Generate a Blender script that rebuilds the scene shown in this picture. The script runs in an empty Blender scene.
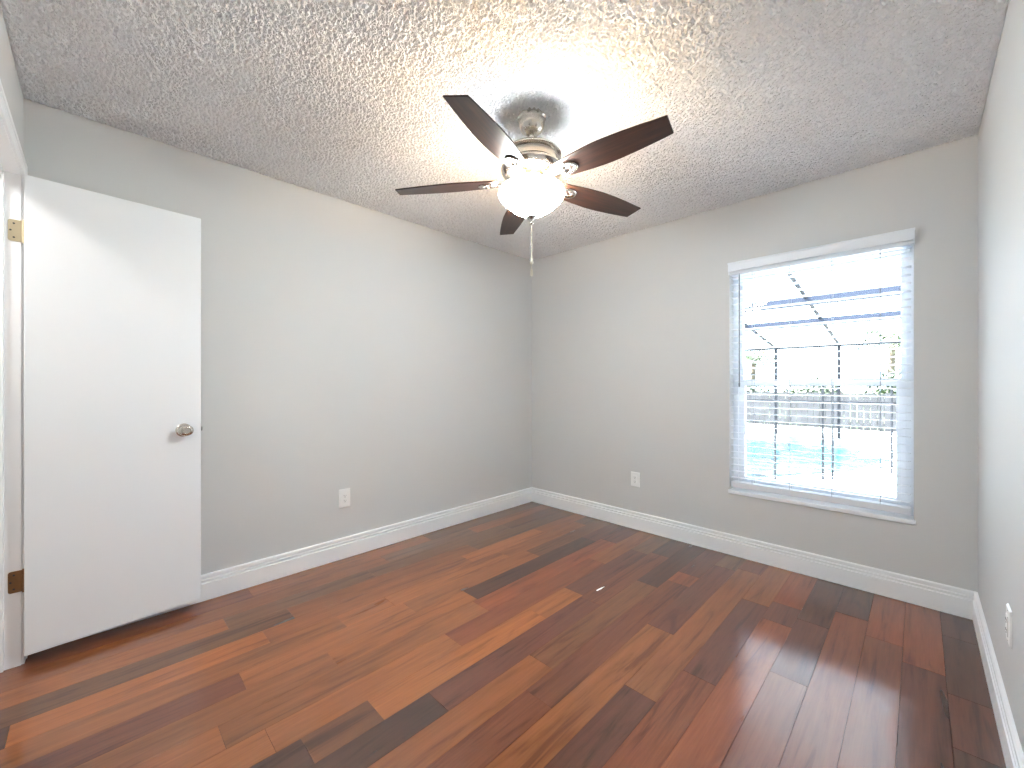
import bpy, bmesh, math, random
from mathutils import Vector, Matrix
random.seed(7)
S = bpy.context.scene
C = S.collection

# ------------------------------------------------------------------ camera
F, EYE = 412.0, 1.185
cam_d = bpy.data.cameras.new('camera')
cam = bpy.data.objects.new('camera', cam_d); C.objects.link(cam)
cam_d.sensor_width = 36.0
cam_d.lens = 36.0 * F / 1024.0
cam_d.clip_start = 0.02
cam.location = (0, 0, EYE)
YAW = math.atan2(407, 412)
cam.rotation_euler = (math.pi / 2, 0, YAW)
S.camera = cam

# ------------------------------------------------------------------ world, exposure
w = bpy.data.worlds.new('sky'); S.world = w; w.use_nodes = True
wn = w.node_tree; wn.nodes.clear()
wo = wn.nodes.new('ShaderNodeOutputWorld'); bg = wn.nodes.new('ShaderNodeBackground')
sky = wn.nodes.new('ShaderNodeTexSky'); sky.sky_type = 'NISHITA'
sky.sun_disc = False; sky.sun_elevation = math.radians(58); sky.sun_rotation = math.radians(200)
sky.air_density = 1.0; sky.dust_density = 3.0; sky.ozone_density = 1.0
mixw = wn.nodes.new('ShaderNodeMixRGB'); mixw.inputs[0].default_value = 0.72
mixw.inputs[2].default_value = (0.80, 0.90, 1.0, 1)
skm = wn.nodes.new('ShaderNodeMixRGB'); skm.blend_type = 'MULTIPLY'; skm.inputs[0].default_value = 1
skm.inputs[2].default_value = (0.12, 0.12, 0.12, 1)
wn.links.new(sky.outputs[0], skm.inputs[1]); wn.links.new(skm.outputs[0], mixw.inputs[1])
wn.links.new(mixw.outputs[0], bg.inputs['Color']); bg.inputs['Strength'].default_value = 7.5
wn.links.new(bg.outputs[0], wo.inputs[0])
S.view_settings.view_transform = 'Standard'; S.view_settings.look = 'None'
S.view_settings.gamma = 1.0; S.view_settings.use_curve_mapping = False
S.view_settings.exposure = 0.66
cy = S.cycles
cy.use_denoising = True; cy.denoiser = 'OPENIMAGEDENOISE'; cy.denoising_input_passes = 'RGB_ALBEDO_NORMAL'; cy.denoising_prefilter = 'NONE'
cy.max_bounces = 14; cy.diffuse_bounces = 10; cy.glossy_bounces = 5; cy.transparent_max_bounces = 16
cy.sample_clamp_indirect = 12.0

sun_d = bpy.data.lights.new('sun', 'SUN'); sun_d.energy = 88.0; sun_d.angle = math.radians(1.0)
sun_d.color = (1.0, 0.96, 0.9)
sun = bpy.data.objects.new('sun', sun_d); C.objects.link(sun)
sun.rotation_euler = (math.radians(36), 0, math.radians(-78))      # high, along the house wall

por_d = bpy.data.lights.new('window_portal', 'AREA'); por_d.shape = 'RECTANGLE'
por_d.size = 0.92; por_d.size_y = 1.54; por_d.cycles.is_portal = True
por = bpy.data.objects.new('window_portal', por_d); C.objects.link(por)
por.location = (-0.48, 3.275, 1.215); por.rotation_euler = (math.radians(-90), 0, 0)

XL, XR, YF, YB, ZC = -2.79, 0.21, -0.22, 3.11, 2.44      # room faces
WX0, WX1, WZ0, WZ1 = -0.94, -0.02, 0.45, 1.985           # window opening
DX0, DX1, DZ1 = -2.708, -2.02, 2.082                     # doorway opening

# ------------------------------------------------------------------ material helpers
def srgb(r, g, b):
    def f(v):
        v /= 255.0
        return v / 12.92 if v <= 0.04045 else ((v + 0.055) / 1.055) ** 2.4
    return (f(r), f(g), f(b), 1.0)

def mat(name, col, rough=0.5, metal=0.0, spec=0.5, **kw):
    m = bpy.data.materials.new(name); m.use_nodes = True
    b = m.node_tree.nodes['Principled BSDF']
    b.inputs['Base Color'].default_value = col
    b.inputs['Roughness'].default_value = rough
    b.inputs['Metallic'].default_value = metal
    b.inputs['Specular IOR Level'].default_value = spec
    for k, v in kw.items(): b.inputs[k].default_value = v
    return m

def noise(nt, scale, detail=4, rough=0.5, vec=None):
    n = nt.nodes.new('ShaderNodeTexNoise'); n.inputs['Scale'].default_value = scale
    n.inputs['Detail'].default_value = detail; n.inputs['Roughness'].default_value = rough
    if vec is not None: nt.links.new(vec, n.inputs['Vector'])
    return n

def ramp(nt, src, stops):
    r = nt.nodes.new('ShaderNodeValToRGB'); nt.links.new(src, r.inputs[0])
    e = r.color_ramp.elements
    while len(e) > 1: e.remove(e[-1])
    e[0].position, e[0].color = stops[0][0], stops[0][1]
    for p, c in stops[1:]:
        x = e.new(p); x.color = c
    return r

def bumpy(m, scale, strength, dist, detail=3, mott=0.0):
    nt = m.node_tree; b = nt.nodes['Principled BSDF']
    tc = nt.nodes.new('ShaderNodeTexCoord')
    n = noise(nt, scale, detail, 0.5, tc.outputs['Object'])
    bp = nt.nodes.new('ShaderNodeBump'); bp.inputs['Strength'].default_value = strength
    bp.inputs['Distance'].default_value = dist
    nt.links.new(n.outputs[0], bp.inputs['Height']); nt.links.new(bp.outputs[0], b.inputs['Normal'])
    if mott:
        base = b.inputs['Base Color'].default_value[:]
        n2 = noise(nt, 3.0, 3, 0.5, tc.outputs['Object'])
        lo = tuple(c * (1 - mott) for c in base[:3]) + (1,)
        r = ramp(nt, n2.outputs[0], [(0.35, lo), (0.65, base)])
        nt.links.new(r.outputs[0], b.inputs['Base Color'])
    return m

M = {}
M['wall'] = bumpy(mat('grey wall paint', srgb(212, 212, 211), 0.6, spec=0.3), 90, 0.12, 0.002, 3)
M['trim'] = bumpy(mat('white trim paint', srgb(246, 247, 248), 0.35), 30, 0.05, 0.001)
M['door'] = bumpy(mat('white door paint', srgb(243, 245, 247), 0.38), 60, 0.05, 0.001)
M['plastic'] = bumpy(mat('white plastic', srgb(244, 244, 242), 0.3), 200, 0.02, 0.001)
M['slot'] = bumpy(mat('dark slot', srgb(70, 68, 66), 0.6), 100, 0.02, 0.001)
M['vinyl'] = bumpy(mat('white window vinyl', srgb(236, 240, 245), 0.35), 100, 0.02, 0.001)
M['dark'] = bumpy(mat('dark underlay', srgb(30, 24, 22), 0.8), 100, 0.02, 0.001)  # dark underlay beneath the floor planks

def metal_mat(name, col, rough, sc=120, amt=0.12):
    m = mat(name, col, rough, 1.0); nt = m.node_tree; b = nt.nodes['Principled BSDF']
    tc = nt.nodes.new('ShaderNodeTexCoord'); mp = nt.nodes.new('ShaderNodeMapping')
    mp.inputs['Scale'].default_value = (1, 1, 12)
    nt.links.new(tc.outputs['Object'], mp.inputs[0])
    n = noise(nt, sc, 2, 0.5, mp.outputs[0])
    mr = nt.nodes.new('ShaderNodeMapRange'); mr.inputs[3].default_value = rough - amt / 2
    mr.inputs[4].default_value = rough + amt / 2
    nt.links.new(n.outputs[0], mr.inputs[0]); nt.links.new(mr.outputs[0], b.inputs['Roughness'])
    return m
M['nickel'] = metal_mat('brushed nickel', srgb(205, 200, 192), 0.24)
M['brass'] = metal_mat('worn light brass', srgb(206, 192, 162), 0.4)
M['bronze'] = metal_mat('dark bronze brass', srgb(150, 116, 84), 0.55)
M['chain'] = metal_mat('bright chain metal', srgb(225, 220, 205), 0.3)

# popcorn ceiling
m = mat('popcorn ceiling', srgb(249, 250, 251), 0.9, spec=0.1); nt = m.node_tree; b = nt.nodes['Principled BSDF']
tc = nt.nodes.new('ShaderNodeTexCoord')
nz = noise(nt, 50, 3.0, 0.55, tc.outputs['Object'])
vo = nt.nodes.new('ShaderNodeTexVoronoi'); vo.inputs['Scale'].default_value = 80
wob = noise(nt, 40, 2, 0.5, tc.outputs['Object'])
vm = nt.nodes.new('ShaderNodeMixRGB'); vm.inputs[0].default_value = 0.04
nt.links.new(tc.outputs['Object'], vm.inputs[1]); nt.links.new(wob.outputs[1], vm.inputs[2])
nt.links.new(vm.outputs[0], vo.inputs['Vector'])
r1 = ramp(nt, nz.outputs[0], [(0.36, (0, 0, 0, 1)), (0.62, (1, 1, 1, 1))])
r2 = ramp(nt, vo.outputs['Distance'], [(0.0, (1, 1, 1, 1)), (0.55, (0, 0, 0, 1))])
ad = nt.nodes.new('ShaderNodeMixRGB'); ad.blend_type = 'ADD'; ad.inputs[0].default_value = 0.55
nt.links.new(r1.outputs[0], ad.inputs[1]); nt.links.new(r2.outputs[0], ad.inputs[2])
bp = nt.nodes.new('ShaderNodeBump'); bp.inputs['Strength'].default_value = 1.0
bp.inputs['Distance'].default_value = 0.006
nt.links.new(ad.outputs[0], bp.inputs['Height']); nt.links.new(bp.outputs[0], b.inputs['Normal'])
M['popcorn'] = m

# plank floor: tint + seed stored on the planks themselves
m = mat('glossy hardwood', (0.3, 0.12, 0.06, 1), 0.26, spec=0.08, **{'Coat Weight': 1.0, 'Coat Roughness': 0.13, 'Coat IOR': 1.72}); nt = m.node_tree; b = nt.nodes['Principled BSDF']
at = nt.nodes.new('ShaderNodeAttribute'); at.attribute_name = 'plank_tint'
sd = nt.nodes.new('ShaderNodeAttribute'); sd.attribute_name = 'plank_seed'
tc = nt.nodes.new('ShaderNodeTexCoord')
addv = nt.nodes.new('ShaderNodeVectorMath'); addv.operation = 'ADD'
nt.links.new(tc.outputs['Object'], addv.inputs[0]); nt.links.new(sd.outputs['Vector'], addv.inputs[1])
mp = nt.nodes.new('ShaderNodeMapping'); mp.inputs['Scale'].default_value = (26, 1.7, 26)
nt.links.new(addv.outputs[0], mp.inputs[0])
g1 = noise(nt, 1.0, 6, 0.62, mp.outputs[0]); g1.inputs['Distortion'].default_value = 0.6
mp2 = nt.nodes.new('ShaderNodeMapping'); mp2.inputs['Scale'].default_value = (9, 1.6, 9)
nt.links.new(addv.outputs[0], mp2.inputs[0])
g2 = noise(nt, 1.0, 3, 0.5, mp2.outputs[0]); g2.inputs['Distortion'].default_value = 1.2
mp3 = nt.nodes.new('ShaderNodeMapping'); mp3.inputs['Scale'].default_value = (150, 6, 150)
nt.links.new(addv.outputs[0], mp3.inputs[0])
g3 = noise(nt, 1.0, 3, 0.6, mp3.outputs[0])
c1 = ramp(nt, g1.outputs[0], [(0.33, (0.50, 0.44, 0.42, 1)), (0.45, (0.92, 0.90, 0.89, 1)), (0.7, (1.14, 1.15, 1.15, 1))])
c2 = ramp(nt, g2.outputs[0], [(0.28, (0.66, 0.60, 0.58, 1)), (0.42, (0.98, 0.98, 0.98, 1)), (0.75, (1.12, 1.14, 1.13, 1))])
c3 = ramp(nt, g3.outputs[0], [(0.3, (0.88, 0.86, 0.85, 1)), (0.7, (1.06, 1.06, 1.06, 1))])
prev = at.outputs['Color']
for c in (c1, c2, c3):
    mx = nt.nodes.new('ShaderNodeMixRGB'); mx.blend_type = 'MULTIPLY'; mx.inputs[0].default_value = 0.85
    nt.links.new(prev, mx.inputs[1]); nt.links.new(c.outputs[0], mx.inputs[2]); prev = mx.outputs[0]
nt.links.new(prev, b.inputs['Base Color'])
rr = nt.nodes.new('ShaderNodeMapRange'); rr.inputs[3].default_value = 0.24; rr.inputs[4].default_value = 0.36
nt.links.new(g2.outputs[0], rr.inputs[0]); nt.links.new(rr.outputs[0], b.inputs['Roughness'])
bp = nt.nodes.new('ShaderNodeBump'); bp.inputs['Strength'].default_value = 0.08; bp.inputs['Distance'].default_value = 0.002
nt.links.new(g1.outputs[0], bp.inputs['Height']); nt.links.new(bp.outputs[0], b.inputs['Normal'])
M['floor'] = m

def wood_mat(name, lo, hi, rough, sx=(60, 3, 60)):
    m = mat(name, hi, rough); nt = m.node_tree; b = nt.nodes['Principled BSDF']
    tc = nt.nodes.new('ShaderNodeTexCoord'); mp = nt.nodes.new('ShaderNodeMapping')
    mp.inputs['Scale'].default_value = sx; nt.links.new(tc.outputs['Object'], mp.inputs[0])
    n = noise(nt, 1.0, 5, 0.6, mp.outputs[0])
    r = ramp(nt, n.outputs[0], [(0.35, lo), (0.65, hi)])
    nt.links.new(r.outputs[0], b.inputs['Base Color'])
    return m
M['blade'] = wood_mat('dark walnut blade', srgb(30, 18, 14), srgb(64, 38, 27), 0.38, (4, 70, 70))

def glass_mat(name, tint=(1, 1, 1, 1)):
    m = bpy.data.materials.new(name); m.use_nodes = True; nt = m.node_tree; nt.nodes.clear()
    o = nt.nodes.new('ShaderNodeOutputMaterial'); tr = nt.nodes.new('ShaderNodeBsdfTransparent')
    gl = nt.nodes.new('ShaderNodeBsdfGlossy'); gl.inputs['Roughness'].default_value = 0.02
    fr = nt.nodes.new('ShaderNodeFresnel'); fr.inputs[0].default_value = 1.35
    n = noise(nt, 5, 2); r = ramp(nt, n.outputs[0], [(0.0, tuple(c * 0.97 for c in tint[:3]) + (1,)), (1.0, tint)])
    nt.links.new(r.outputs[0], tr.inputs[0])
    mx = nt.nodes.new('ShaderNodeMixShader'); nt.links.new(fr.outputs[0], mx.inputs[0])
    nt.links.new(tr.outputs[0], mx.inputs[1]); nt.links.new(gl.outputs[0], mx.inputs[2])
    nt.links.new(mx.outputs[0], o.inputs[0])
    return m
M['glass'] = glass_mat('window glass', (0.93, 0.97, 1.0, 1))

# blind slats: white, a little light passes through
def translucent_mat(name, col, t, rough=0.4):
    m = mat(name, col, rough); nt = m.node_tree; b = nt.nodes['Principled BSDF']
    o = nt.nodes['Material Output']; tr = nt.nodes.new('ShaderNodeBsdfTranslucent'); tr.inputs[0].default_value = col
    tc = nt.nodes.new('ShaderNodeTexCoord')
    n = noise(nt, 40, 2, 0.5, tc.outputs['Object'])
    bp = nt.nodes.new('ShaderNodeBump'); bp.inputs['Strength'].default_value = 0.04; bp.inputs['Distance'].default_value = 0.001
    nt.links.new(n.outputs[0], bp.inputs['Height']); nt.links.new(bp.outputs[0], b.inputs['Normal'])
    mx = nt.nodes.new('ShaderNodeMixShader'); mx.inputs[0].default_value = t
    nt.links.new(b.outputs[0], mx.inputs[1]); nt.links.new(tr.outputs[0], mx.inputs[2])
    nt.links.new(mx.outputs[0], o.inputs[0])
    return m
M['slat'] = translucent_mat('white blind slat', srgb(240, 242, 246), 0.05)
M['cord'] = bumpy(mat('grey blind cord', srgb(150, 155, 160), 0.7), 300, 0.1, 0.0005)
M['wand'] = bumpy(mat('grey tilt wand', srgb(120, 124, 128), 0.35), 300, 0.02, 0.0005)

# lit glass bowl
m = bpy.data.materials.new('lit frosted bowl'); m.use_nodes = True; nt = m.node_tree; nt.nodes.clear()
o = nt.nodes.new('ShaderNodeOutputMaterial'); em = nt.nodes.new('ShaderNodeEmission')
tr = nt.nodes.new('ShaderNodeBsdfTranslucent'); tr.inputs[0].default_value = (0.9, 0.85, 0.72, 1)
tc = nt.nodes.new('ShaderNodeTexCoord'); n = noise(nt, 9, 3, 0.5, tc.outputs['Object'])
r = ramp(nt, n.outputs[0], [(0.3, (0.81, 0.94, 1.06, 1)), (0.7, (0.84, 0.97, 1.08, 1))])
nt.links.new(r.outputs[0], em.inputs[0]); em.inputs[1].default_value = 56.0
ads = nt.nodes.new('ShaderNodeAddShader'); nt.links.new(em.outputs[0], ads.inputs[0])
nt.links.new(tr.outputs[0], ads.inputs[1]); nt.links.new(ads.outputs[0], o.inputs[0])
M['bowl'] = m
M['bowl_in'] = translucent_mat('frosted bowl inside', (0.8, 0.76, 0.68, 1), 0.4, 0.5)
# glowing glass of the added hall fill lamp
m = bpy.data.materials.new('hall fill glass'); m.use_nodes = True; nt = m.node_tree; nt.nodes.clear()
o = nt.nodes.new('ShaderNodeOutputMaterial'); em = nt.nodes.new('ShaderNodeEmission')
n = noise(nt, 9, 2); r = ramp(nt, n.outputs[0], [(0.3, (1, 0.97, 0.93, 1)), (0.7, (1, 0.98, 0.95, 1))])
nt.links.new(r.outputs[0], em.inputs[0]); em.inputs[1].default_value = 60.0
nt.links.new(em.outputs[0], o.inputs[0]); M['fill_glass'] = m

# outdoors
M['deck'] = bumpy(mat('pale concrete deck', srgb(212, 210, 204), 0.8), 25, 0.1, 0.004, 4, 0.08)
M['coping'] = bumpy(mat('pool coping', srgb(225, 222, 215), 0.7), 25, 0.1, 0.004, 4, 0.08)
M['water'] = bumpy(mat('pool water', srgb(24, 52, 58), 0.15, spec=0.12), 3.5, 0.35, 0.05, 3)
M['hill'] = bumpy(mat('lawn', srgb(84, 104, 60), 0.9), 8, 0.3, 0.05, 4, 0.3)
M['cage'] = bumpy(mat('blue grey painted aluminium', srgb(37, 44, 58), 0.6, spec=0.2), 40, 0.02, 0.001)
M['post'] = bumpy(mat('dark painted aluminium', srgb(24, 27, 32), 0.7, spec=0.2), 40, 0.02, 0.001)
M['plankfence'] = wood_mat('weathered fence boards', srgb(28, 29, 32), srgb(44, 46, 50), 0.9, (12, 12, 2))
M['bark'] = wood_mat('bark', srgb(70, 60, 50), srgb(110, 98, 84), 0.9, (8, 8, 40))
def leaf_mat(name, lo, hi):
    m = mat(name, hi, 0.6); nt = m.node_tree; b = nt.nodes['Principled BSDF']
    tc = nt.nodes.new('ShaderNodeTexCoord'); n = noise(nt, 3.0, 4, 0.6, tc.outputs['Object'])
    r = ramp(nt, n.outputs[0], [(0.35, lo), (0.65, hi)]); nt.links.new(r.outputs[0], b.inputs['Base Color'])
    return m
M['leaf'] = leaf_mat('hedge leaves', srgb(26, 38, 24), srgb(56, 70, 40))
M['palm'] = leaf_mat('palm leaves', srgb(30, 42, 26), srgb(66, 80, 46))

# ------------------------------------------------------------------ mesh helpers
def add_box(bm, lo, hi, T=None):
    vs = []
    for z in (lo[2], hi[2]):
        for x, y in ((lo[0], lo[1]), (hi[0], lo[1]), (hi[0], hi[1]), (lo[0], hi[1])):
            p = Vector((x, y, z)); vs.append(bm.verts.new(T @ p if T else p))
    a = vs
    for f in ((0, 3, 2, 1), (4, 5, 6, 7), (0, 1, 5, 4), (1, 2, 6, 5), (2, 3, 7, 6), (3, 0, 4, 7)):
        bm.faces.new([a[i] for i in f])
    return vs

def add_lathe(bm, prof, T=None, seg=48, cap=False):
    rings = []
    for r, z in prof:
        if r < 1e-6:
            p = Vector((0, 0, z)); rings.append([bm.verts.new(T @ p if T else p)])
        else:
            ring = []
            for k in range(seg):
                a = 2 * math.pi * k / seg
                p = Vector((r * math.cos(a), r * math.sin(a), z)); ring.append(bm.verts.new(T @ p if T else p))
            rings.append(ring)
    for i in range(len(rings) - 1):
        A, B = rings[i], rings[i + 1]
        for k in range(seg):
            j = (k + 1) % seg
            if len(A) == 1 and len(B) == 1: continue
            if len(A) == 1: bm.faces.new((A[0], B[j], B[k]))
            elif len(B) == 1: bm.faces.new((A[k], A[j], B[0]))
            else: bm.faces.new((A[k], A[j], B[j], B[k]))

def add_tube(bm, p0, p1, r0, r1=None, seg=10):
    r1 = r0 if r1 is None else r1
    p0, p1 = Vector(p0), Vector(p1); d = p1 - p0
    T = Matrix.Translation(p0) @ d.to_track_quat('Z', 'Y').to_matrix().to_4x4()
    add_lathe(bm, [(0, 0), (r0, 0), (r1, d.length), (0, d.length)], T, seg)

def add_prism(bm, pts, z0, z1, T=None):
    n = len(pts)
    lo = [bm.verts.new((T @ Vector((x, y, z0))) if T else (x, y, z0)) for x, y in pts]
    hi = [bm.verts.new((T @ Vector((x, y, z1))) if T else (x, y, z1)) for x, y in pts]
    bm.faces.new(lo[::-1]); bm.faces.new(hi)
    for i in range(n):
        j = (i + 1) % n; bm.faces.new((lo[i], lo[j], hi[j], hi[i]))

def obj(name, bm, m, parent=None, smooth=False, bevel=0.0, seg=2, angle=35):
    bmesh.ops.recalc_face_normals(bm, faces=bm.faces)
    me = bpy.data.meshes.new(name); bm.to_mesh(me); bm.free()
    o = bpy.data.objects.new(name, me); C.objects.link(o)
    for mm in (m if isinstance(m, (list, tuple)) else [m]): me.materials.append(mm)
    if smooth:
        me.shade_smooth()
        me.set_sharp_from_angle(angle=math.radians(angle))
    if bevel:
        b = o.modifiers.new('bevel', 'BEVEL'); b.width = bevel; b.segments = seg; b.limit_method = 'ANGLE'
        b.angle_limit = math.radians(40)
    if parent: o.parent = parent
    return o

def boxes(name, lst, m, parent=None, bevel=0.0):
    bm = bmesh.new()
    for lo, hi in lst: add_box(bm, lo, hi)
    return obj(name, bm, m, parent, bevel=bevel)

def struct(o): o['kind'] = 'structure'; return o
def tag(o, label, cat, group=None):
    o['label'] = label; o['category'] = cat
    if group: o['group'] = group
    return o
def thing(name, label, cat, loc, rz=0.0, group=None):
    o = bpy.data.objects.new(name, None); C.objects.link(o); o.empty_display_size = 0.1
    o.location = loc; o.rotation_euler = (0, 0, rz)
    return tag(o, label, cat, group)

# ------------------------------------------------------------------ room shell
T_ = 0.15
struct(boxes('wall_left', [((XL - T_, YF - 0.12, 0), (XL, YB + T_, ZC))], M['wall']))
struct(boxes('wall_right', [((XR, YF - 0.12, 0), (XR + T_, YB + T_, ZC))], M['wall']))
struct(boxes('wall_back', [((XL, YB, 0), (WX0, YB + T_, ZC)), ((WX1, YB, 0), (XR, YB + T_, ZC)),
                           ((WX0, YB, 0), (WX1, YB + T_, WZ0 - 0.025)), ((WX0, YB, WZ1), (WX1, YB + T_, ZC))], M['wall']))
struct(boxes('wall_front', [((XL, YF - 0.12, 0), (DX0, YF, ZC)), ((DX1, YF - 0.12, 0), (XR, YF, ZC)),
                            ((DX0, YF - 0.12, DZ1), (DX1, YF, ZC))], M['wall']))
def ceiling():
    import numpy as np
    g = 0.0042
    nx, ny = int((XR - XL) / g), int((YB - YF) / g)
    rng = np.random.default_rng(5)
    def band(lo, hi):
        f = np.fft.fft2(rng.standard_normal((ny, nx)))
        k = np.hypot(np.fft.fftfreq(ny, (YB - YF) / ny)[:, None], np.fft.fftfreq(nx, (XR - XL) / nx)[None, :])
        k0, k1 = 1 / hi, 1 / lo
        f *= np.exp(-((k - (k0 + k1) / 2) / ((k1 - k0) / 1.6)) ** 2)
        a = np.fft.ifft2(f).real; return a / a.std()
    h = band(0.0125, 0.025)
    h = np.clip(h + 0.35 * band(0.03, 0.09), -0.6, 1.7) + 0.6
    h = np.sqrt(h) * 0.0068
    X, Y = np.meshgrid(np.linspace(XL, XR, nx), np.linspace(YF, YB, ny))
    edge = np.minimum.reduce([X - XL, XR - X, Y - YF, YB - Y]); h *= np.clip(edge / 0.01, 0, 1)
    co = np.stack([X, Y, ZC - h], -1).reshape(-1, 3)
    idx = np.arange(nx * ny).reshape(ny, nx)
    q = np.stack([idx[:-1, :-1], idx[1:, :-1], idx[1:, 1:], idx[:-1, 1:]], -1).reshape(-1, 4)
    bxv = [(x, y, z) for z in (ZC + 0.004, ZC + 0.15) for x, y in ((XL - T_, YF - 0.12), (XR + T_, YF - 0.12), (XR + T_, YB + T_), (XL - T_, YB + T_))]
    o0 = nx * ny
    bq = [[o0 + i for i in f] for f in ((0, 3, 2, 1), (4, 5, 6, 7), (0, 1, 5, 4), (1, 2, 6, 5), (2, 3, 7, 6), (3, 0, 4, 7))]
    co = np.concatenate([co, np.array(bxv)]); q = np.concatenate([q, np.array(bq)])
    me = bpy.data.meshes.new('ceiling')
    me.vertices.add(len(co)); me.vertices.foreach_set('co', co.astype(np.float32).ravel())
    me.loops.add(q.size); me.loops.foreach_set('vertex_index', q.astype(np.int32).ravel())
    me.polygons.add(len(q)); me.polygons.foreach_set('loop_start', np.arange(0, q.size, 4, dtype=np.int32))
    me.update(calc_edges=True); me.validate()
    me.polygons.foreach_set('use_smooth', np.ones(len(q), bool))
    o = bpy.data.objects.new('ceiling', me); C.objects.link(o); me.materials.append(M['popcorn']); struct(o)
ceiling()

# hall beyond the doorway
HX0, HX1, HY = -3.6, -1.2, -1.45
struct(boxes('wall_hall', [((HX0 - 0.1, HY - 0.1, 0), (HX1 + 0.1, HY, ZC)), ((HX0 - 0.1, HY, 0), (HX0, YF - 0.12, ZC)),
                           ((HX1, HY, 0), (HX1 + 0.1, YF - 0.12, ZC)), ((HX0, YF - 0.12, 0), (XL - T_, YF - 0.02, ZC))], M['wall']))
struct(boxes('ceiling_hall', [((HX0 - 0.1, HY - 0.1, ZC), (HX1 + 0.1, YF - 0.12, ZC + 0.15))], M['popcorn']))

# ------------------------------------------------------------------ floor of planks (running towards the window)
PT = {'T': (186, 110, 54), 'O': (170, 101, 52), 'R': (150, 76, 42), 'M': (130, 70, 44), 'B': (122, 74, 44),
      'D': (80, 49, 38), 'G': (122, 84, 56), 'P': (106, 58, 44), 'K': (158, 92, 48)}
ROWS = {  # row: (first colour, [(joint Y, colour after it), ...])
    -1: ('D', [(1.968, 'P'), (2.299, 'D'), (2.813, 'D')]),  # rows near the right wall: plank tones, darkened further with painted-in shade
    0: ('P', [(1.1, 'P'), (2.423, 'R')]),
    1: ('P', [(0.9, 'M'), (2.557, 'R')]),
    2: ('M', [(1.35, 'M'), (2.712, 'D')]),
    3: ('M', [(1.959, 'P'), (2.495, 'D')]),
    4: ('M', [(1.0, 'R'), (2.377, 'P'), (2.60, 'R')]),
    5: ('R', [(1.712, 'P'), (2.514, 'K')]),
    6: ('P', [(1.468, 'K'), (2.9, 'M')]),
    7: ('B', [(0.8, 'O'), (1.920, 'P'), (2.85, 'G')]),
    8: ('M', [(1.173, 'M'), (2.436, 'R'), (2.592, 'P')]),
    9: ('K', [(1.337, 'B'), (2.30, 'D')]),
    10: ('D', [(0.9, 'P'), (1.9, 'M'), (2.75, 'D')]),
    11: ('D', [(0.483, 'B'), (0.718, 'T'), (1.604, 'T'), (1.922, 'P'), (2.7, 'G')]),
    12: ('T', [(0.410, 'O'), (1.166, 'R'), (2.362, 'K')]),
    13: ('O', [(0.3, 'O'), (1.447, 'R'), (2.72, 'P')]),
    14: ('O', [(0.720, 'T'), (1.481, 'D'), (2.651, 'P')]),
    15: ('M', [(0.414, 'O'), (1.172, 'O'), (2.15, 'B')]),
    16: ('O', [(0.865, 'T'), (1.128, 'T'), (2.0, 'O'), (2.9, 'G')]),
    17: ('D', [(-0.207, 'T'), (0.565, 'K'), (1.772, 'T'), (2.522, 'K')]),
    18: ('G', [(0.712, 'K'), (1.929, 'G')]),
    19: ('T', [(0.456, 'G'), (1.214, 'G'), (2.4, 'B')]),
    20: ('K', [(1.378, 'G'), (2.145, 'K')]),
    21: ('M', [(0.62, 'K'), (1.8, 'G')]),
    22: ('K', [(1.1, 'M'), (2.3, 'G')]),
}
bm = bmesh.new()
tl = bm.loops.layers.float_color.new('plank_tint'); sl = bm.loops.layers.float_vector.new('plank_seed')
PWID, X0 = 0.129, 0.0775
def plank(x0, x1, y0, y1, key):
    c = PT[key]; k = random.uniform(0.95, 1.05) * 0.82
    col = srgb(*(min(255, (v * 0.78 + a_ * 0.22) * k) for v, a_ in zip(c, (146, 82, 44)))); sdv = (random.uniform(0, 90), random.uniform(0, 90), random.uniform(0, 9))
    g = 0.0007; h = 0.0016
    O_ = [bm.verts.new(p) for p in ((x0, y0, -h), (x1, y0, -h), (x1, y1, -h), (x0, y1, -h))]
    I_ = [bm.verts.new(p) for p in ((x0 + g, y0 + g, 0), (x1 - g, y0 + g, 0), (x1 - g, y1 - g, 0), (x0 + g, y1 - g, 0))]
    fs = [bm.faces.new(I_)] + [bm.faces.new((O_[i], O_[(i + 1) % 4], I_[(i + 1) % 4], I_[i])) for i in range(4)]
    for f in fs:
        for l in f.loops: l[tl] = col; l[sl] = sdv
YMIN, YMAX = HY, YB + 0.02
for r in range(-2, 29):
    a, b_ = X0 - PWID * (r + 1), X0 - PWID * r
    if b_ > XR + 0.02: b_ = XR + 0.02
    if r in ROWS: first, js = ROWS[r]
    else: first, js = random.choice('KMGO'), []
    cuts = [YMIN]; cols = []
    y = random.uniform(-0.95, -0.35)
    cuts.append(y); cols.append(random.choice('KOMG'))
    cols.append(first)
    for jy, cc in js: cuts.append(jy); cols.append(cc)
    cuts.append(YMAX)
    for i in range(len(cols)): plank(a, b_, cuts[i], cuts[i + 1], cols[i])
bmesh.ops.recalc_face_normals(bm, faces=bm.faces)
for f in bm.faces:
    if f.normal.z < 0: f.normal_flip()
me = bpy.data.meshes.new('floor'); bm.to_mesh(me); bm.free(); me.materials.append(M['floor'])
fl = bpy.data.objects.new('floor', me); C.objects.link(fl); struct(fl)
struct(boxes('floor_slab', [((HX0 - 0.1, HY - 0.1, -0.12), (XR + T_, YB + T_, -0.0018))], M['dark']))

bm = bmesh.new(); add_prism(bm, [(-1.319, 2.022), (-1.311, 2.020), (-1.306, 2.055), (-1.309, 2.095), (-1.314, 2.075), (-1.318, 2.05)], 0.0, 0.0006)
obj('scuff_mark', bm, M['plastic'], fl)

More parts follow.
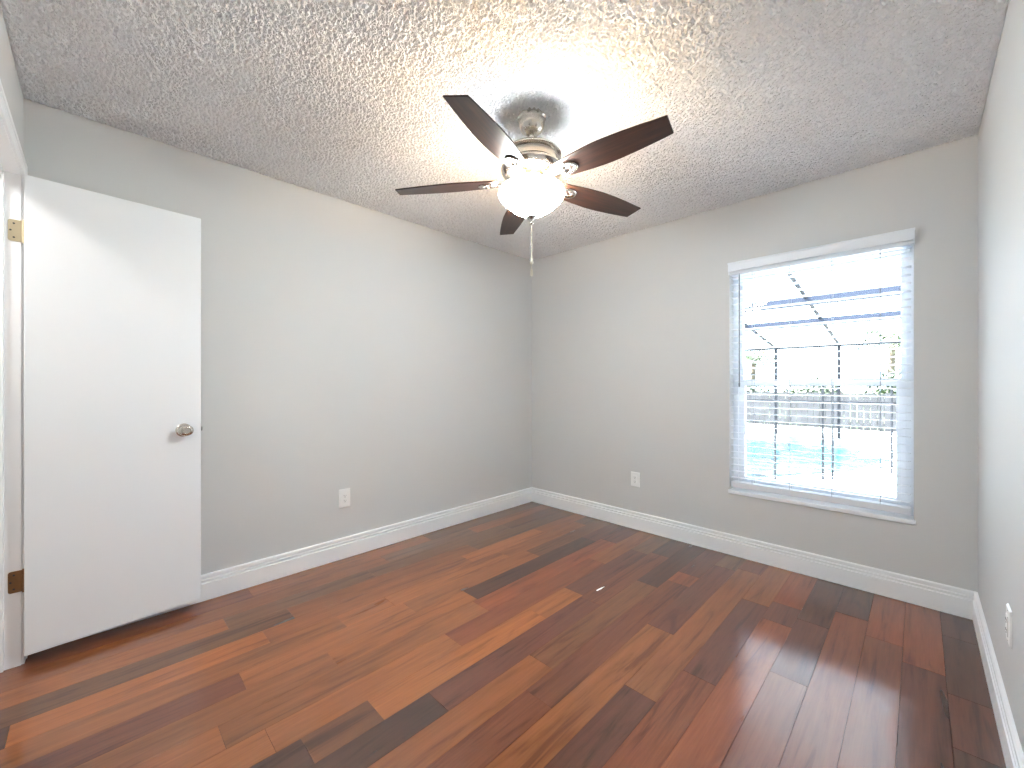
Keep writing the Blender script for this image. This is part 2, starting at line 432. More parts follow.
# ------------------------------------------------------------------ baseboards
BP = [(0, 0.142), (0.008, 0.142), (0.013, 0.137), (0.013, 0.122), (0.006, 0.1205), (0.006, 0.1165), (0.015, 0.113),
      (0.015, 0.104), (0.008, 0.1025), (0.008, 0.0985), (0.018, 0.095), (0.018, 0.002), (0, 0.002)]
def baseboard(name, p0, p1, nrm, m0=0.0, m1=0.0):
    """profile swept p0->p1 along the wall; nrm points into the room; m0/m1 = mitre signs"""
    bm = bmesh.new(); p0 = Vector(p0); p1 = Vector(p1); d = (p1 - p0).normalized(); n = Vector(nrm)
    A = [bm.verts.new((p0 + n * u + d * u * m0) + Vector((0, 0, z))) for u, z in BP]
    B = [bm.verts.new((p1 + n * u - d * u * m1) + Vector((0, 0, z))) for u, z in BP]
    k = len(BP)
    for i in range(k): bm.faces.new((A[i], A[(i + 1) % k], B[(i + 1) % k], B[i]))
    bm.faces.new(A); bm.faces.new(B[::-1])
    return struct(obj(name, bm, M['trim']))
e = 0.0005
baseboard('baseboard_left', (XL + e, YF + 0.016, 0), (XL + e, YB - e, 0), (1, 0, 0), 0, 1)
baseboard('baseboard_back', (XL + e, YB - e, 0), (XR - e, YB - e, 0), (0, -1, 0), 1, 1)
baseboard('baseboard_right', (XR - e, YB - e, 0), (XR - e, YF + e, 0), (-1, 0, 0), 1, 1)
baseboard('baseboard_front', (XR - e, YF + e, 0), (DX1 + 0.065, YF + e, 0), (0, 1, 0), 1, 0)

# ------------------------------------------------------------------ doorway lining, casing
JX = -2.690
jb = boxes('trim_1', [((DX0, YF - 0.125, 0.0), (JX, YF + 0.002, DZ1)), ((DX1 - 0.018, YF - 0.125, 0.0), (DX1, YF + 0.002, DZ1)),
                      ((JX, YF - 0.125, DZ1 - 0.018), (DX1 - 0.018, YF + 0.002, DZ1)),
                      ((JX, YF - 0.075, 0.0), (JX + 0.011, YF - 0.045, DZ1 - 0.018)),
                      ((DX1 - 0.029, YF - 0.075, 0.0), (DX1 - 0.018, YF - 0.045, DZ1 - 0.018)),
                      ((JX, YF - 0.075, DZ1 - 0.029), (DX1 - 0.018, YF - 0.045, DZ1 - 0.018))], M['trim'], bevel=0.0015)
struct(jb)
def casing(name, x0, x1, ztop, side):
    y0 = YF + e if side > 0 else YF - 0.12 - e
    bm = bmesh.new()
    def bar(lo, hi): add_box(bm, (min(lo[0], hi[0]), min(lo[1], hi[1]), lo[2]), (max(lo[0], hi[0]), max(lo[1], hi[1]), hi[2]))
    W = 0.060
    bar((x0 - W, y0, 0), (x0, y0 + side * 0.010, ztop + W)); bar((x1, y0, 0), (x1 + W, y0 + side * 0.010, ztop + W))
    bar((x0, y0, ztop), (x1, y0 + side * 0.010, ztop + W))
    bar((x0 - W, y0, 0), (x0 - W + 0.016, y0 + side * 0.014, ztop + W)); bar((x1 + W - 0.016, y0, 0), (x1 + W, y0 + side * 0.014, ztop + W))
    bar((x0 - W + 0.016, y0, ztop + W - 0.016), (x1 + W - 0.016, y0 + side * 0.014, ztop + W))
    return struct(obj(name, bm, M['trim'], bevel=0.002))
casing('trim_2', JX - 0.005, DX1 - 0.013, DZ1 - 0.013, 1)

# ------------------------------------------------------------------ the open door
P0, P1 = Vector((-2.650, -0.207, 0)), Vector((-2.700, 0.394, 0))
dd = (P1 - P0); DW = dd.length; ang = math.atan2(dd.y, dd.x)
door = bpy.data.objects.new('door_1', None); C.objects.link(door); door['kind'] = 'structure'
door.location = P0; door.rotation_euler = (0, 0, ang)      # local x along the leaf, local y<0 faces the room
DB, DT = 0.049, 2.059
bm = bmesh.new(); add_box(bm, (0, 0, DB), (DW, 0.035, DT))
obj('door_leaf', bm, M['door'], door, bevel=0.002)
# knobs (lathe axis = local -y / +y)
def knob(sgn, scale):
    R_ = Matrix.Translation((0.530, 0 if sgn < 0 else 0.035, 0.948)) @ Matrix.Rotation(math.radians(90 * (1 if sgn < 0 else -1)), 4, 'X')
    b1 = bmesh.new()
    add_lathe(b1, [(0, 0.0), (0.033, 0.0), (0.034, 0.003), (0.031, 0.007), (0.022, 0.010), (0.0, 0.011)], R_)
    b2 = bmesh.new(); s = scale
    Rk = R_ @ Matrix.Diagonal((1.12, 1.0, 1.0, 1.0))
    add_lathe(b2, [(0, 0.0), (0.012, 0.010), (0.011, 0.022 * s), (0.016, 0.028 * s), (0.026, 0.036 * s), (0.0285, 0.046 * s), (0.026, 0.055 * s),
                   (0.020, 0.060 * s), (0.015, 0.0605 * s), (0.014, 0.057 * s), (0.0, 0.057 * s)], Rk)
    k = obj('door_knob', b2, M['nickel'], door, smooth=True)
    obj('knob_rose', b1, M['nickel'], k, smooth=True)
knob(-1, 1.0); knob(1, 0.72)
boxes('latch_plate', [((DW - 0.0005, 0.006, 0.918), (DW + 0.0012, 0.029, 0.978)), ((DW + 0.001, 0.012, 0.938), (DW + 0.009, 0.023, 0.958))], M['nickel'], door)
# hinges (built in world coordinates on the jamb)
def hinge(z0, m):
    h = bpy.data.objects.new('hinge', None); C.objects.link(h)
    b = bmesh.new()
    pts = []
    y1, y0 = YF + 0.004, YF - 0.034
    r = 0.008
    for cx, cz, a0 in ((y0 + r, z0 + r, 180), (y0 + r, z0 + 0.09 - r, 90)):
        for k in range(5):
            a = math.radians(a0 + (90 * k / 4 if a0 == 180 else 90 - 90 * k / 4 + 0))
            pts.append((cx + r * math.cos(a), cz + r * math.sin(a)))
    c1 = [(y0 + r + r * math.cos(math.radians(a)), z0 + r + r * math.sin(math.radians(a))) for a in (270, 247, 225, 202, 180)]
    c2 = [(y0 + r + r * math.cos(math.radians(a)), z0 + 0.09 - r + r * math.sin(math.radians(a))) for a in (180, 157, 135, 112, 90)]
    pts = c1 + c2 + [(y1, z0 + 0.09), (y1, z0)]
    T = Matrix(((0, 0, 1, 0), (1, 0, 0, 0), (0, 1, 0, 0), (0, 0, 0, 1)))
    add_prism(b, pts, JX + 0.0002, JX + 0.0026, T)
    leaf = obj('hinge_leaf', b, m, None, bevel=0.0005)
    b = bmesh.new()
    for k in range(5):
        add_tube(b, (JX + 0.004, YF + 0.009, z0 + 0.018 * k + 0.0008), (JX + 0.004, YF + 0.009, z0 + 0.018 * (k + 1) - 0.0008), 0.0062, seg=14)
    add_tube(b, (JX + 0.004, YF + 0.009, z0 - 0.004), (JX + 0.004, YF + 0.009, z0 + 0.094), 0.0042, seg=12)
    kn = obj('hinge_knuckle', b, m, None, smooth=True)
    b = bmesh.new()
    for yy, zz in ((YF - 0.018, z0 + 0.074), (YF - 0.027, z0 + 0.045), (YF - 0.018, z0 + 0.016)):
        add_tube(b, (JX + 0.0024, yy, zz), (JX + 0.0031, yy, zz), 0.0036, seg=12)
    sc = obj('hinge_screw', b, M['slot'], None)
    inv = door.matrix_basis.inverted() if False else (Matrix.Translation(P0) @ Matrix.Rotation(ang, 4, 'Z')).inverted()
    h.parent = door
    for o_ in (leaf, kn, sc):
        o_.parent = h; o_.matrix_parent_inverse = inv
hinge(1.782, M['brass']); hinge(0.312, M['bronze'])

# ------------------------------------------------------------------ window
win = bpy.data.objects.new('window_1', None); C.objects.link(win); win['kind'] = 'structure'
win.location = ((WX0 + WX1) / 2, YB, WZ0)
def W(name, lst, m, bevel=0.0015, parent=None):
    ox, oy, oz = win.location
    l2 = [((a[0] - ox, a[1] - oy, a[2] - oz), (b[0] - ox, b[1] - oy, b[2] - oz)) for a, b in lst]
    return boxes(name, l2, m, parent or win, bevel=bevel)
def ring(x0, x1, z0, z1, y0, y1, wl, wr, wb, wt):
    return [((x0, y0, z0), (x0 + wl, y1, z1)), ((x1 - wr, y0, z0), (x1, y1, z1)),
            ((x0 + wl, y0, z0), (x1 - wr, y1, z0 + wb)), ((x0 + wl, y0, z1 - wt), (x1 - wr, y1, z1))]
W('window_frame', ring(WX0, WX1, WZ0, WZ1, 3.195, 3.262, 0.032, 0.032, 0.035, 0.035), M['vinyl'])
ZM = 1.195
us = W('sash', ring(WX0 + 0.032, WX1 - 0.032, ZM - 0.02, WZ1 - 0.035, 3.232, 3.254, 0.022, 0.022, 0.04, 0.03), M['vinyl'])
W('glass', [((WX0 + 0.05, 3.242, ZM), (WX1 - 0.05, 3.245, WZ1 - 0.05))], M['glass'], 0, us)
ls = W('sash', ring(WX0 + 0.032, WX1 - 0.032, WZ0 + 0.035, ZM + 0.022, 3.203, 3.229, 0.040, 0.040, 0.05, 0.042), M['vinyl'])
W('glass', [((WX0 + 0.06, 3.214, WZ0 + 0.07), (WX1 - 0.06, 3.217, ZM))], M['glass'], 0, ls)
W('window_sill', [((WX0 - 0.008, YB - 0.009, WZ0 - 0.025), (WX1 + 0.008, YB + 0.15, WZ0))], M['trim'], 0.004)

# ------------------------------------------------------------------ blind
bl = thing('window_blind', 'white horizontal slat blind with valance hanging in the window', 'blind', ((WX0 + WX1) / 2, YB + 0.03, WZ1))
def B(name, lst, m, bevel=0.001):
    ox, oy, oz = bl.location
    l2 = [((a[0] - ox, a[1] - oy, a[2] - oz), (b[0] - ox, b[1] - oy, b[2] - oz)) for a, b in lst]
    return boxes(name, l2, m, bl, bevel=bevel)
VX0, VX1 = -0.936, -0.016
B('valance', [((VX0, 3.062, 1.955), (VX1, 3.072, 2.014)), ((VX0 - 0.002, 3.058, 2.006), (VX1 + 0.002, 3.072, 2.016)),
              ((VX0, 3.070, 1.936), (VX1, 3.078, 1.949)),
              ((VX0, 3.072, 1.938), (VX0 + 0.008, 3.109, 2.014)), ((VX1 - 0.008, 3.072, 1.938), (VX1, 3.109, 2.014))], M['vinyl'])
B('headrail', [((WX0 + 0.006, 3.112, 1.94), (WX1 - 0.006, 3.165, 1.983))], M['vinyl'])
CY = 3.137; NS = 32; ZT = 1.918; PITCH = (1.918 - 0.535) / (NS - 1); tilt = math.radians(5)
bm = bmesh.new()
for i in range(NS):
    zc = ZT - i * PITCH
    T = Matrix.Translation((0, CY - bl.location.y, zc - bl.location.z)) @ Matrix.Rotation(-tilt, 4, 'X')
    hw = (WX1 - WX0) / 2 - 0.010; n = 6; top = []; bot = []
    for j in range(n + 1):
        u = -0.0245 + 0.049 * j / n; cr = 0.0018 * (1 - (u / 0.0245) ** 2)
        top.append((u, cr + 0.0014)); bot.append((u, cr - 0.0014))
    prof = top + bot[::-1]
    A = [bm.verts.new(T @ Vector((-hw, u, z))) for u, z in prof]; Bv = [bm.verts.new(T @ Vector((hw, u, z))) for u, z in prof]
    k = len(prof)
    for q in range(k): bm.faces.new((A[q], A[(q + 1) % k], Bv[(q + 1) % k], Bv[q]))
    bm.faces.new(A); bm.faces.new(Bv[::-1])
obj('slats', bm, M['slat'], bl)
B('bottom_rail', [((WX0 + 0.010, CY - 0.025, 0.470), (WX1 - 0.010, CY + 0.025, 0.510))], M['slat'], 0.004)
LX = (-0.80, -0.588, -0.373, -0.156)
for x in LX:
    bm = bmesh.new()
    for yy in (CY - 0.0265, CY + 0.0265):
        add_tube(bm, (x - bl.location.x, yy - bl.location.y, 0.508 - WZ1), (x - bl.location.x, yy - bl.location.y, 1.94 - WZ1), 0.0011, seg=6)
    obj('ladder_cord', bm, M['cord'], bl)
bm = bmesh.new(); wx, wy = -0.871 - bl.location.x, 3.085 - bl.location.y
add_tube(bm, (wx, wy, 1.945 - WZ1), (wx, wy, 1.925 - WZ1), 0.0018, seg=8)
add_tube(bm, (wx, wy, 1.925 - WZ1), (wx, wy, 1.185 - WZ1), 0.0042, seg=8)
add_tube(bm, (wx, wy, 1.19 - WZ1), (wx, wy, 1.165 - WZ1), 0.0060, 0.0045, seg=8)
obj('tilt_wand', bm, M['wand'], bl, smooth=True)

# ------------------------------------------------------------------ outlets
def outlet(loc, rz, label, h):
    t = thing('wall_outlet', label, 'outlet', loc, rz, 'wall outlets above the baseboards')
    bm = bmesh.new()           # local: x across, y into the room (negative = out of wall), z up
    w2, h2 = 0.040, h / 2; d = 0.006; k = 0.005
    A = [bm.verts.new(p) for p in ((-w2, -0.0005, -h2), (w2, -0.0005, -h2), (w2, -0.0005, h2), (-w2, -0.0005, h2))]
    Bq = [bm.verts.new(p) for p in ((-w2 + k, -d, -h2 + k), (w2 - k, -d, -h2 + k), (w2 - k, -d, h2 - k), (-w2 + k, -d, h2 - k))]
    bm.faces.new(A[::-1]); bm.faces.new(Bq)
    for i in range(4): bm.faces.new((A[i], A[(i + 1) % 4], Bq[(i + 1) % 4], Bq[i]))
    obj('cover_plate', bm, M['plastic'], t, bevel=0.0012)
    boxes('receptacle', [((-0.0165, -0.0092, -0.0335), (0.0165, -0.0055, 0.0335))], M['plastic'], t, bevel=0.0012)
    bm = bmesh.new()
    for s in (-1, 1):
        zc = s * 0.0165
        add_box(bm, (-0.0075, -0.0098, zc - 0.002), (-0.0055, -0.0090, zc + 0.006)); add_box(bm, (0.0055, -0.0098, zc - 0.002), (0.0072, -0.0090, zc + 0.005))
        add_tube(bm, (0, -0.0090, zc - 0.0075), (0, -0.0098, zc - 0.0075), 0.0026, seg=10)
    obj('socket_slots', bm, M['slot'], t)
    for s in (-1, 1):
        bm = bmesh.new(); add_tube(bm, (0, -0.0055, s * 0.0485), (0, -0.0072, s * 0.0485), 0.0028, seg=12)
        obj('cover_screw', bm, M['plastic'], t)
outlet((XL, 1.197, 0.407), math.radians(90), 'white wall outlet low on the left wall between the door and corner', 0.128)
outlet((-1.652, YB, 0.405), 0, 'white wall outlet low on the window wall left of the blind', 0.120)
outlet((XR, 2.075, 0.405), math.radians(-90), 'white wall outlet seen edge-on low on the right wall', 0.120)

# ------------------------------------------------------------------ ceiling fan
FX, FY = -1.293, 1.440
fan = thing('ceiling_fan', 'five-blade ceiling fan in brushed nickel and dark wood with lit glass bowl', 'ceiling fan', (FX, FY, ZC))
Z = lambda z: z - ZC
bm = bmesh.new()
add_lathe(bm, [(0, 0), (0.066, 0), (0.067, -0.012), (0.062, -0.018), (0.060, -0.022), (0.061, -0.034), (0.057, -0.052), (0.049, -0.068),
               (0.036, -0.080), (0.022, -0.086), (0.0, -0.086)])
can = obj('canopy', bm, M['nickel'], fan, smooth=True)
bm = bmesh.new(); add_tube(bm, (0, 0, -0.08), (0, 0, Z(2.285)), 0.0125, seg=24)
add_lathe(bm, [(0.0, Z(2.318)), (0.020, Z(2.318)), (0.023, Z(2.305)), (0.026, Z(2.292)), (0, Z(2.292))])
obj('downrod', bm, M['nickel'], fan, smooth=True)
bm = bmesh.new()
add_lathe(bm, [(0, Z(2.296)), (0.05, Z(2.294)), (0.09, Z(2.286)), (0.122, Z(2.272)), (0.138, Z(2.258)), (0.140, Z(2.251)), (0.134, Z(2.247)),
               (0.120, Z(2.245)), (0.117, Z(2.238)), (0.118, Z(2.215)), (0.126, Z(2.205)), (0.142, Z(2.196)), (0.145, Z(2.186)), (0.138, Z(2.172)),
               (0.120, Z(2.158)), (0.100, Z(2.150)), (0.098, Z(2.146)), (0, Z(2.146))], seg=64)
obj('motor_housing', bm, M['nickel'], fan, smooth=True, angle=28)
bm = bmesh.new()
add_lathe(bm, [(0, Z(2.146)), (0.066, Z(2.146)), (0.070, Z(2.140)), (0.070, Z(2.112)), (0.060, Z(2.106)), (0, Z(2.106))])
obj('light_fitter', bm, M['nickel'], fan, smooth=True)
# stem through the bowl carrying the finial, and the pull chain
bm = bmesh.new()
add_tube(bm, (0, 0, Z(2.108)), (0, 0, Z(1.966)), 0.005, seg=12)
for k in range(3):
    a = math.radians(120 * k + 20)
    add_tube(bm, (0.05 * math.cos(a), 0.05 * math.sin(a), Z(2.110)), (0.120 * math.cos(a), 0.120 * math.sin(a), Z(2.103)), 0.0035, seg=8)
obj('bowl_bracket', bm, M['nickel'], fan, smooth=True)
bm = bmesh.new()
pr = [(0.134, 2.102), (0.147, 2.093), (0.154, 2.083), (0.1555, 2.074), (0.151, 2.062), (0.139, 2.045), (0.118, 2.025), (0.092, 2.005), (0.064, 1.988), (0.036, 1.975), (0.012, 1.969)]
add_lathe(bm, [(r, Z(z)) for r, z in pr] + [(max(r - 0.004, 0.009), Z(z + (0.004 if z < 2.07 else -0.001))) for r, z in pr[::-1]] + [(pr[0][0], Z(pr[0][1]))], seg=64)
gb = obj('glass_bowl', bm, [M['bowl'], M['bowl_in']], fan, smooth=True, angle=60)
for p in gb.data.polygons:
    v = p.center; 
    if (v.x * p.normal.x + v.y * p.normal.y) + (v.z - Z(2.10)) * p.normal.z < 0: p.material_index = 1
bm = bmesh.new()
add_lathe(bm, [(0, Z(1.974)), (0.024, Z(1.972)), (0.024, Z(1.967)), (0.017, Z(1.958)), (0.011, Z(1.952)), (0.0085, Z(1.944)), (0.009, Z(1.938)), (0.005, Z(1.933)), (0, Z(1.932))], seg=32)
obj('finial', bm, M['nickel'], fan, smooth=True)
bm = bmesh.new()
n = 48; za, zb = 1.934, 1.782
for k in range(n):
    z = za + (zb - za) * (k + 0.5) / n
    add_lathe(bm, [(0, Z(z) - 0.0022), (0.0026, Z(z)), (0, Z(z) + 0.0022)], seg=6)
add_tube(bm, (0, 0, Z(za)), (0, 0, Z(zb)), 0.0008, seg=6)
ch = obj('pull_chain', bm, M['chain'], fan, smooth=True)
bm = bmesh.new()
add_lathe(bm, [(0, Z(1.786)), (0.003, Z(1.784)), (0.0045, Z(1.772)), (0.008, Z(1.756)), (0.008, Z(1.752)), (0.005, Z(1.748)), (0, Z(1.747))], seg=16)
add_tube(bm, (0, 0, Z(1.748)), (0, 0, Z(1.722)), 0.0014, seg=8)
add_lathe(bm, [(0, Z(1.724)), (0.005, Z(1.722)), (0.0055, Z(1.710)), (0.0065, Z(1.698)), (0.005, Z(1.692)), (0, Z(1.691))], seg=16)
obj('chain_fob', bm, M['chain'], ch, smooth=True)

def blade_outline():
    L, R_, n = [], [], 16
    r0, r1 = 0.165, 0.655
    def sm(x): return x * x * (3 - 2 * x)
    for i in range(n + 1):
        t = i / n; r = r0 + (r1 - r0) * t
        wd = 0.050 + 0.019 * math.sin(min(1, t / 0.5) * math.pi / 2) - 0.024 * max(0, (t - 0.42) / 0.58) ** 1.6
        L.append((r, wd)); R_.append((r, -wd))
    L[-1] = (0.650, L[-1][1]); R_[-1] = (0.662, R_[-1][1])
    root = [(0.158, -0.030), (0.156, 0.0), (0.158, 0.030)]
    return L + R_[::-1] + root
OUT = blade_outline()
ZBL = 2.133
base = -114.8 + math.degrees(YAW)
for k in range(5):
    a = math.radians(base + 72 * k)
    Rz = Matrix.Rotation(a, 4, 'Z')
    Tb = Matrix.Translation((0, 0, Z(ZBL))) @ Rz @ Matrix.Rotation(math.radians(-11), 4, 'X') @ Matrix.Rotation(math.radians(1.25), 4, 'Y')
    bm = bmesh.new(); add_prism(bm, OUT, 0.0, 0.006)
    bl_ = obj('fan_blade', bm, M['blade'], fan, bevel=0.0015)
    bl_.matrix_local = Tb
    # blade iron: neck from the housing + open oval plate under the blade
    bm = bmesh.new()
    add_prism(bm, [(0.085, -0.018), (0.150, -0.011), (0.175, -0.020), (0.175, 0.020), (0.150, 0.011), (0.085, 0.018)], -0.004, 0.002,
              Matrix.Identity(4))
    no, cx, ax, ay = 28, 0.205, 0.050, 0.036
    oi = []; 
    for (fx, fy, zz) in ((1, 1, -0.0005), (1, 1, -0.005), (0.93, 0.9, -0.008), (0.70, 0.62, -0.008), (0.60, 0.50, -0.005), (0.60, 0.50, -0.0005)):
        oi.append([bm.verts.new((cx + ax * fx * math.cos(2 * math.pi * j / no) * (1.0 if math.cos(2 * math.pi * j / no) > 0 else 0.8),
                                 ay * fy * math.sin(2 * math.pi * j / no), zz)) for j in range(no)])
    for q in range(6):
        A_, B_ = oi[q], oi[(q + 1) % 6]
        for j in range(no): bm.faces.new((A_[j], A_[(j + 1) % no], B_[(j + 1) % no], B_[j]))
    for px_, py_ in ((0.185, 0.0), (0.212, 0.011), (0.212, -0.011)):
        add_lathe(bm, [(0, -0.010), (0.004, -0.009), (0.0055, -0.004), (0.0055, 0.0)], Matrix.Translation((px_, py_, 0)), 12)
    ir = obj('blade_iron', bm, M['nickel'], bl_, smooth=True, angle=40)

for k in range(3):
    a = math.radians(120 * k + 80)
    lb = bmesh.new()
    T = Matrix.Translation((0.075 * math.cos(a), 0.075 * math.sin(a), Z(2.052)))
    pd = bpy.data.lights.new('fan_bulb', 'POINT'); pd.energy = 11.0; pd.color = (1.0, 0.64, 0.28); pd.shadow_soft_size = 0.028
    po = bpy.data.objects.new('fan_bulb', pd); C.objects.link(po); po.parent = fan
    po.location = (0.070 * math.cos(a), 0.070 * math.sin(a), Z(2.080))
    lb.free()

# unseen fill lamp added in the hall to brighten door and jamb
hl = thing('hall_fill_lamp', 'unseen fill lamp added in the hallway behind the door', 'fill lamp', (-2.35, -0.85, ZC))
bm = bmesh.new(); add_lathe(bm, [(0, -0.001), (0.15, -0.001), (0.152, -0.02), (0.14, -0.024), (0, -0.024)])
obj('fill_lamp_base', bm, M['nickel'], hl, smooth=True)
bm = bmesh.new(); add_lathe(bm, [(0.138, -0.024), (0.134, -0.05), (0.11, -0.08), (0.06, -0.098), (0, -0.102)])
obj('fill_lamp_shade', bm, M['fill_glass'], hl, smooth=True)

# ------------------------------------------------------------------ outdoors
ZD = -0.12
struct(boxes('lawn_ground', [((-60, 3.3, -0.42), (40, 90, -0.32))], M['hill']))
POOL = [(-9, 4.4), (-3.5, 4.9), (-1.85, 5.75), (-1.55, 6.3), (-1.15, 6.98), (-0.72, 7.8), (-0.3, 9.4), (-0.35, 11.4), (-1.2, 12.6), (-3, 13.0), (-9, 13.0)]
bm = bmesh.new(); outer = [(-14, YB + T_ + 0.01), (6, YB + T_ + 0.01), (6, 15.2), (-14, 15.2)]
ov = [bm.verts.new((x, y, ZD)) for x, y in outer]; iv = [bm.verts.new((x, y, ZD)) for x, y in POOL]
oe = [bm.edges.new((ov[i], ov[(i + 1) % 4])) for i in range(4)]; ie = [bm.edges.new((iv[i], iv[(i + 1) % len(iv)])) for i in range(len(iv))]
bmesh.ops.triangle_fill(bm, use_beauty=True, use_dissolve=False, edges=oe + ie)
ext = bmesh.ops.extrude_face_region(bm, geom=bm.faces[:])
for v in [g for g in ext['geom'] if isinstance(g, bmesh.types.BMVert)]: v.co.z -= 0.19
dk = struct(obj('patio_deck', bm, M['deck']))
pool = thing('swimming_pool', 'pale blue swimming pool beyond the window blind', 'pool', (-5, 9, ZD))
bm = bmesh.new(); add_prism(bm, [(x + 5, y - 9) for x, y in POOL], -0.19, -0.09); obj('water', bm, M['water'], pool)
bm = bmesh.new(); n = len(POOL)
cx_ = sum(p[0] for p in POOL) / n; cy_ = sum(p[1] for p in POOL) / n
inn = [(x + 5, y - 9) for x, y in POOL]
out = [((cx_ + (x - cx_) * 1.025) + 5, (cy_ + (y - cy_) * 1.02) - 9) for x, y in POOL]
for i in range(n):
    j = (i + 1) % n; vv = [bm.verts.new((p[0], p[1], z)) for z in (0.001, 0.03) for p in (inn[i], out[i], out[j], inn[j])]
    for f in ((0, 1, 2, 3), (4, 5, 6, 7), (0, 1, 5, 4), (1, 2, 6, 5), (2, 3, 7, 6), (3, 0, 4, 7)): bm.faces.new([vv[q] for q in f])
bmesh.ops.remove_doubles(bm, verts=bm.verts, dist=1e-5); obj('coping', bm, M['coping'], pool)

cg = thing('pool_screen_cage', 'dark metal pool screen cage with blue-grey roof beams outside the window', 'pool enclosure', (-2, 12.5, ZD))
def cgt(p): return (p[0] + 2, p[1] - 12.5, p[2] - ZD)
def beam(name, p, q, w_, m_):
    bm = bmesh.new(); p, q = Vector(cgt(p)), Vector(cgt(q)); d = q - p
    T = Matrix.Translation(p) @ d.to_track_quat('Z', 'Y').to_matrix().to_4x4()
    add_box(bm, (-w_ / 2, -w_ / 2, 0), (w_ / 2, w_ / 2, d.length), T); obj(name, bm, m_, cg)
rz = lambda y: 2.12 + 0.13 * (12.5 - y)
for x in (-7.86, -6.56, -5.26, -3.96, -2.66, -1.36, -0.06, 1.24):
    beam('cage_post', (x, 12.5, ZD), (x, 12.5, 2.12), 0.06, M['post'])
    beam('rafter', (x, 12.5, 2.12), (x, 6.6, rz(6.6)), 0.045, M['post'])
for y in (6.6, 8.5, 9.94): beam('purlin', (-9, y, rz(y) - 0.05), (3, y, rz(y) - 0.05), 0.13, M['cage'])
beam('eave_beam', (-9, 12.5, 2.12), (3, 12.5, 2.12), 0.07, M['post'])
beam('kick_rail', (-9, 12.5, 0.75), (3, 12.5, 0.75), 0.05, M['post'])
for x in (-9, 3):
    beam('cage_post', (x, 6.6, ZD), (x, 6.6, rz(6.6)), 0.08, M['post']); beam('cage_post', (x, 12.5, ZD), (x, 12.5, 2.12), 0.08, M['post'])
    beam('rafter', (x, 12.5, 2.12), (x, 6.6, rz(6.6)), 0.045, M['post'])

pf = thing('pool_fence', 'low dark pool safety fence with thin posts beside the pool', 'fence', (-1.35, 6.4, ZD))
FP = [(-3.4, 4.55), (-2.3, 5.15), (-1.35, 6.30), (-0.93, 6.96), (-0.84, 7.10), (-0.28, 8.10), (0.10, 9.6)]
for x, y in FP:
    bm = bmesh.new(); add_tube(bm, (x + 1.35, y - 6.4, 0), (x + 1.35, y - 6.4, 1.30), 0.014, seg=8); obj('fence_post', bm, M['post'], pf)
for z in (0.10, 1.28):
    bm = bmesh.new()
    for i in range(len(FP) - 1): add_tube(bm, (FP[i][0] + 1.35, FP[i][1] - 6.4, z), (FP[i + 1][0] + 1.35, FP[i + 1][1] - 6.4, z), 0.006, seg=6)
    obj('fence_rail', bm, M['post'], pf)

bm = bmesh.new(); x = -13.0
while x < 5:
    add_box(bm, (x, 15.3, -0.32), (x + 0.135, 15.32, 0.92 + random.uniform(-0.012, 0.012))); x += 0.145
bf = thing('board_fence', 'long weathered grey board fence across the far side of the pool', 'fence', (0, 0, 0))
obj('boards', bm, M['plankfence'], bf)
for z in (0.0, 0.65): boxes('fence_rail', [((-13, 15.32, z), (5, 15.36, z + 0.09))], M['plankfence'], bf)

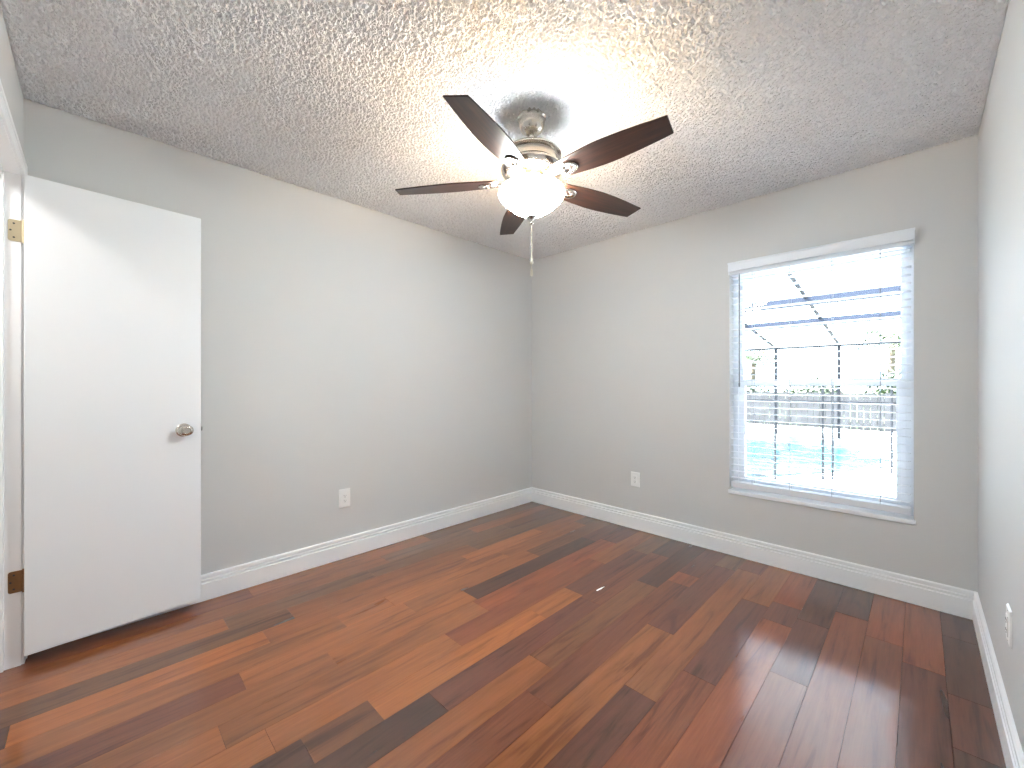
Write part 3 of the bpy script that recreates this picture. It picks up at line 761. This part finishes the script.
def leaves(bm, c, rad, n, size):
    for _ in range(n):
        d = Vector((random.gauss(0, 1), random.gauss(0, 1), random.gauss(0, 1))).normalized() * random.uniform(0.45, 1.0)
        p = Vector((c[0] + d.x * rad[0], c[1] + d.y * rad[1], c[2] + d.z * rad[2]))
        a = Vector((random.uniform(-1, 1), random.uniform(-1, 1), random.uniform(-1, 1))).normalized()
        b_ = a.orthogonal().normalized(); s = size * random.uniform(0.6, 1.3)
        bm.faces.new([bm.verts.new(p + a * s), bm.verts.new(p + b_ * s * 0.5), bm.verts.new(p - a * s), bm.verts.new(p - b_ * s * 0.5)])
BUSH = [(-7.6, 17.2, 1.3, 1.3, 'rounded green shrub behind the board fence, far left of the window view'),
        (-4.85, 17.6, 1.1, 1.1, 'lower green shrub behind the board fence, left of the window centre'),
        (-2.55, 17.2, 1.0, 1.15, 'bushy green shrub behind the board fence near the window centre'),
        (-0.3, 17.8, 1.1, 1.35, 'green shrub behind the board fence, right side of the window view')]
for x, y, r_, h_, lab in BUSH:
    t = thing('garden_shrub', lab, 'shrub', (x, y, -0.32), 0, 'shrubs behind the board fence')
    bm = bmesh.new(); leaves(bm, (0, 0, h_ * 0.75), (r_, 0.8, h_ * 0.75), 1500, 0.09); obj('foliage', bm, M['leaf'], t)
    bm = bmesh.new(); add_tube(bm, (0, 0, 0), (0, 0, h_), 0.06, 0.03, 8); obj('stem', bm, M['bark'], t)
def palm(x, y, h_, lab):
    t = thing('palm_tree', lab, 'palm', (x, y, -0.32), 0, 'palms beyond the pool')
    bm = bmesh.new(); add_tube(bm, (0, 0, 0), (0.1, 0, h_), 0.13, 0.09, 10); obj('trunk', bm, M['bark'], t)
    bm = bmesh.new()
    for k in range(15):
        a = 2 * math.pi * k / 15 + random.uniform(-.15, .15); up = random.uniform(0.1, 0.75); L_ = random.uniform(1.1, 1.5)
        pv = None
        for s in range(13):
            u = s / 12; rr_ = L_ * u; zz = h_ + up * math.sin(u * 2.6) * 0.9 - 0.75 * u * u
            p = Vector((0.1 + rr_ * math.cos(a), rr_ * math.sin(a), zz))
            if pv is not None:
                side = Vector((-math.sin(a), math.cos(a), -0.45)); s2 = Vector((math.sin(a), -math.cos(a), -0.45)); ln = 0.36 * math.sin(math.pi * min(1, u * 0.9 + 0.1)) + 0.05
                for sd_ in (side, s2):
                    bm.faces.new([bm.verts.new(pv), bm.verts.new(pv + (p - pv) * 0.55), bm.verts.new(p + sd_ * ln)])
            pv = p
    obj('fronds', bm, M['palm'], t)
palm(-0.75, 19.5, 3.0, 'palm tree with arching fronds seen through the right half of the blind')
palm(-5.3, 20.5, 2.6, 'palm tree with arching fronds seen through the left half of the blind')
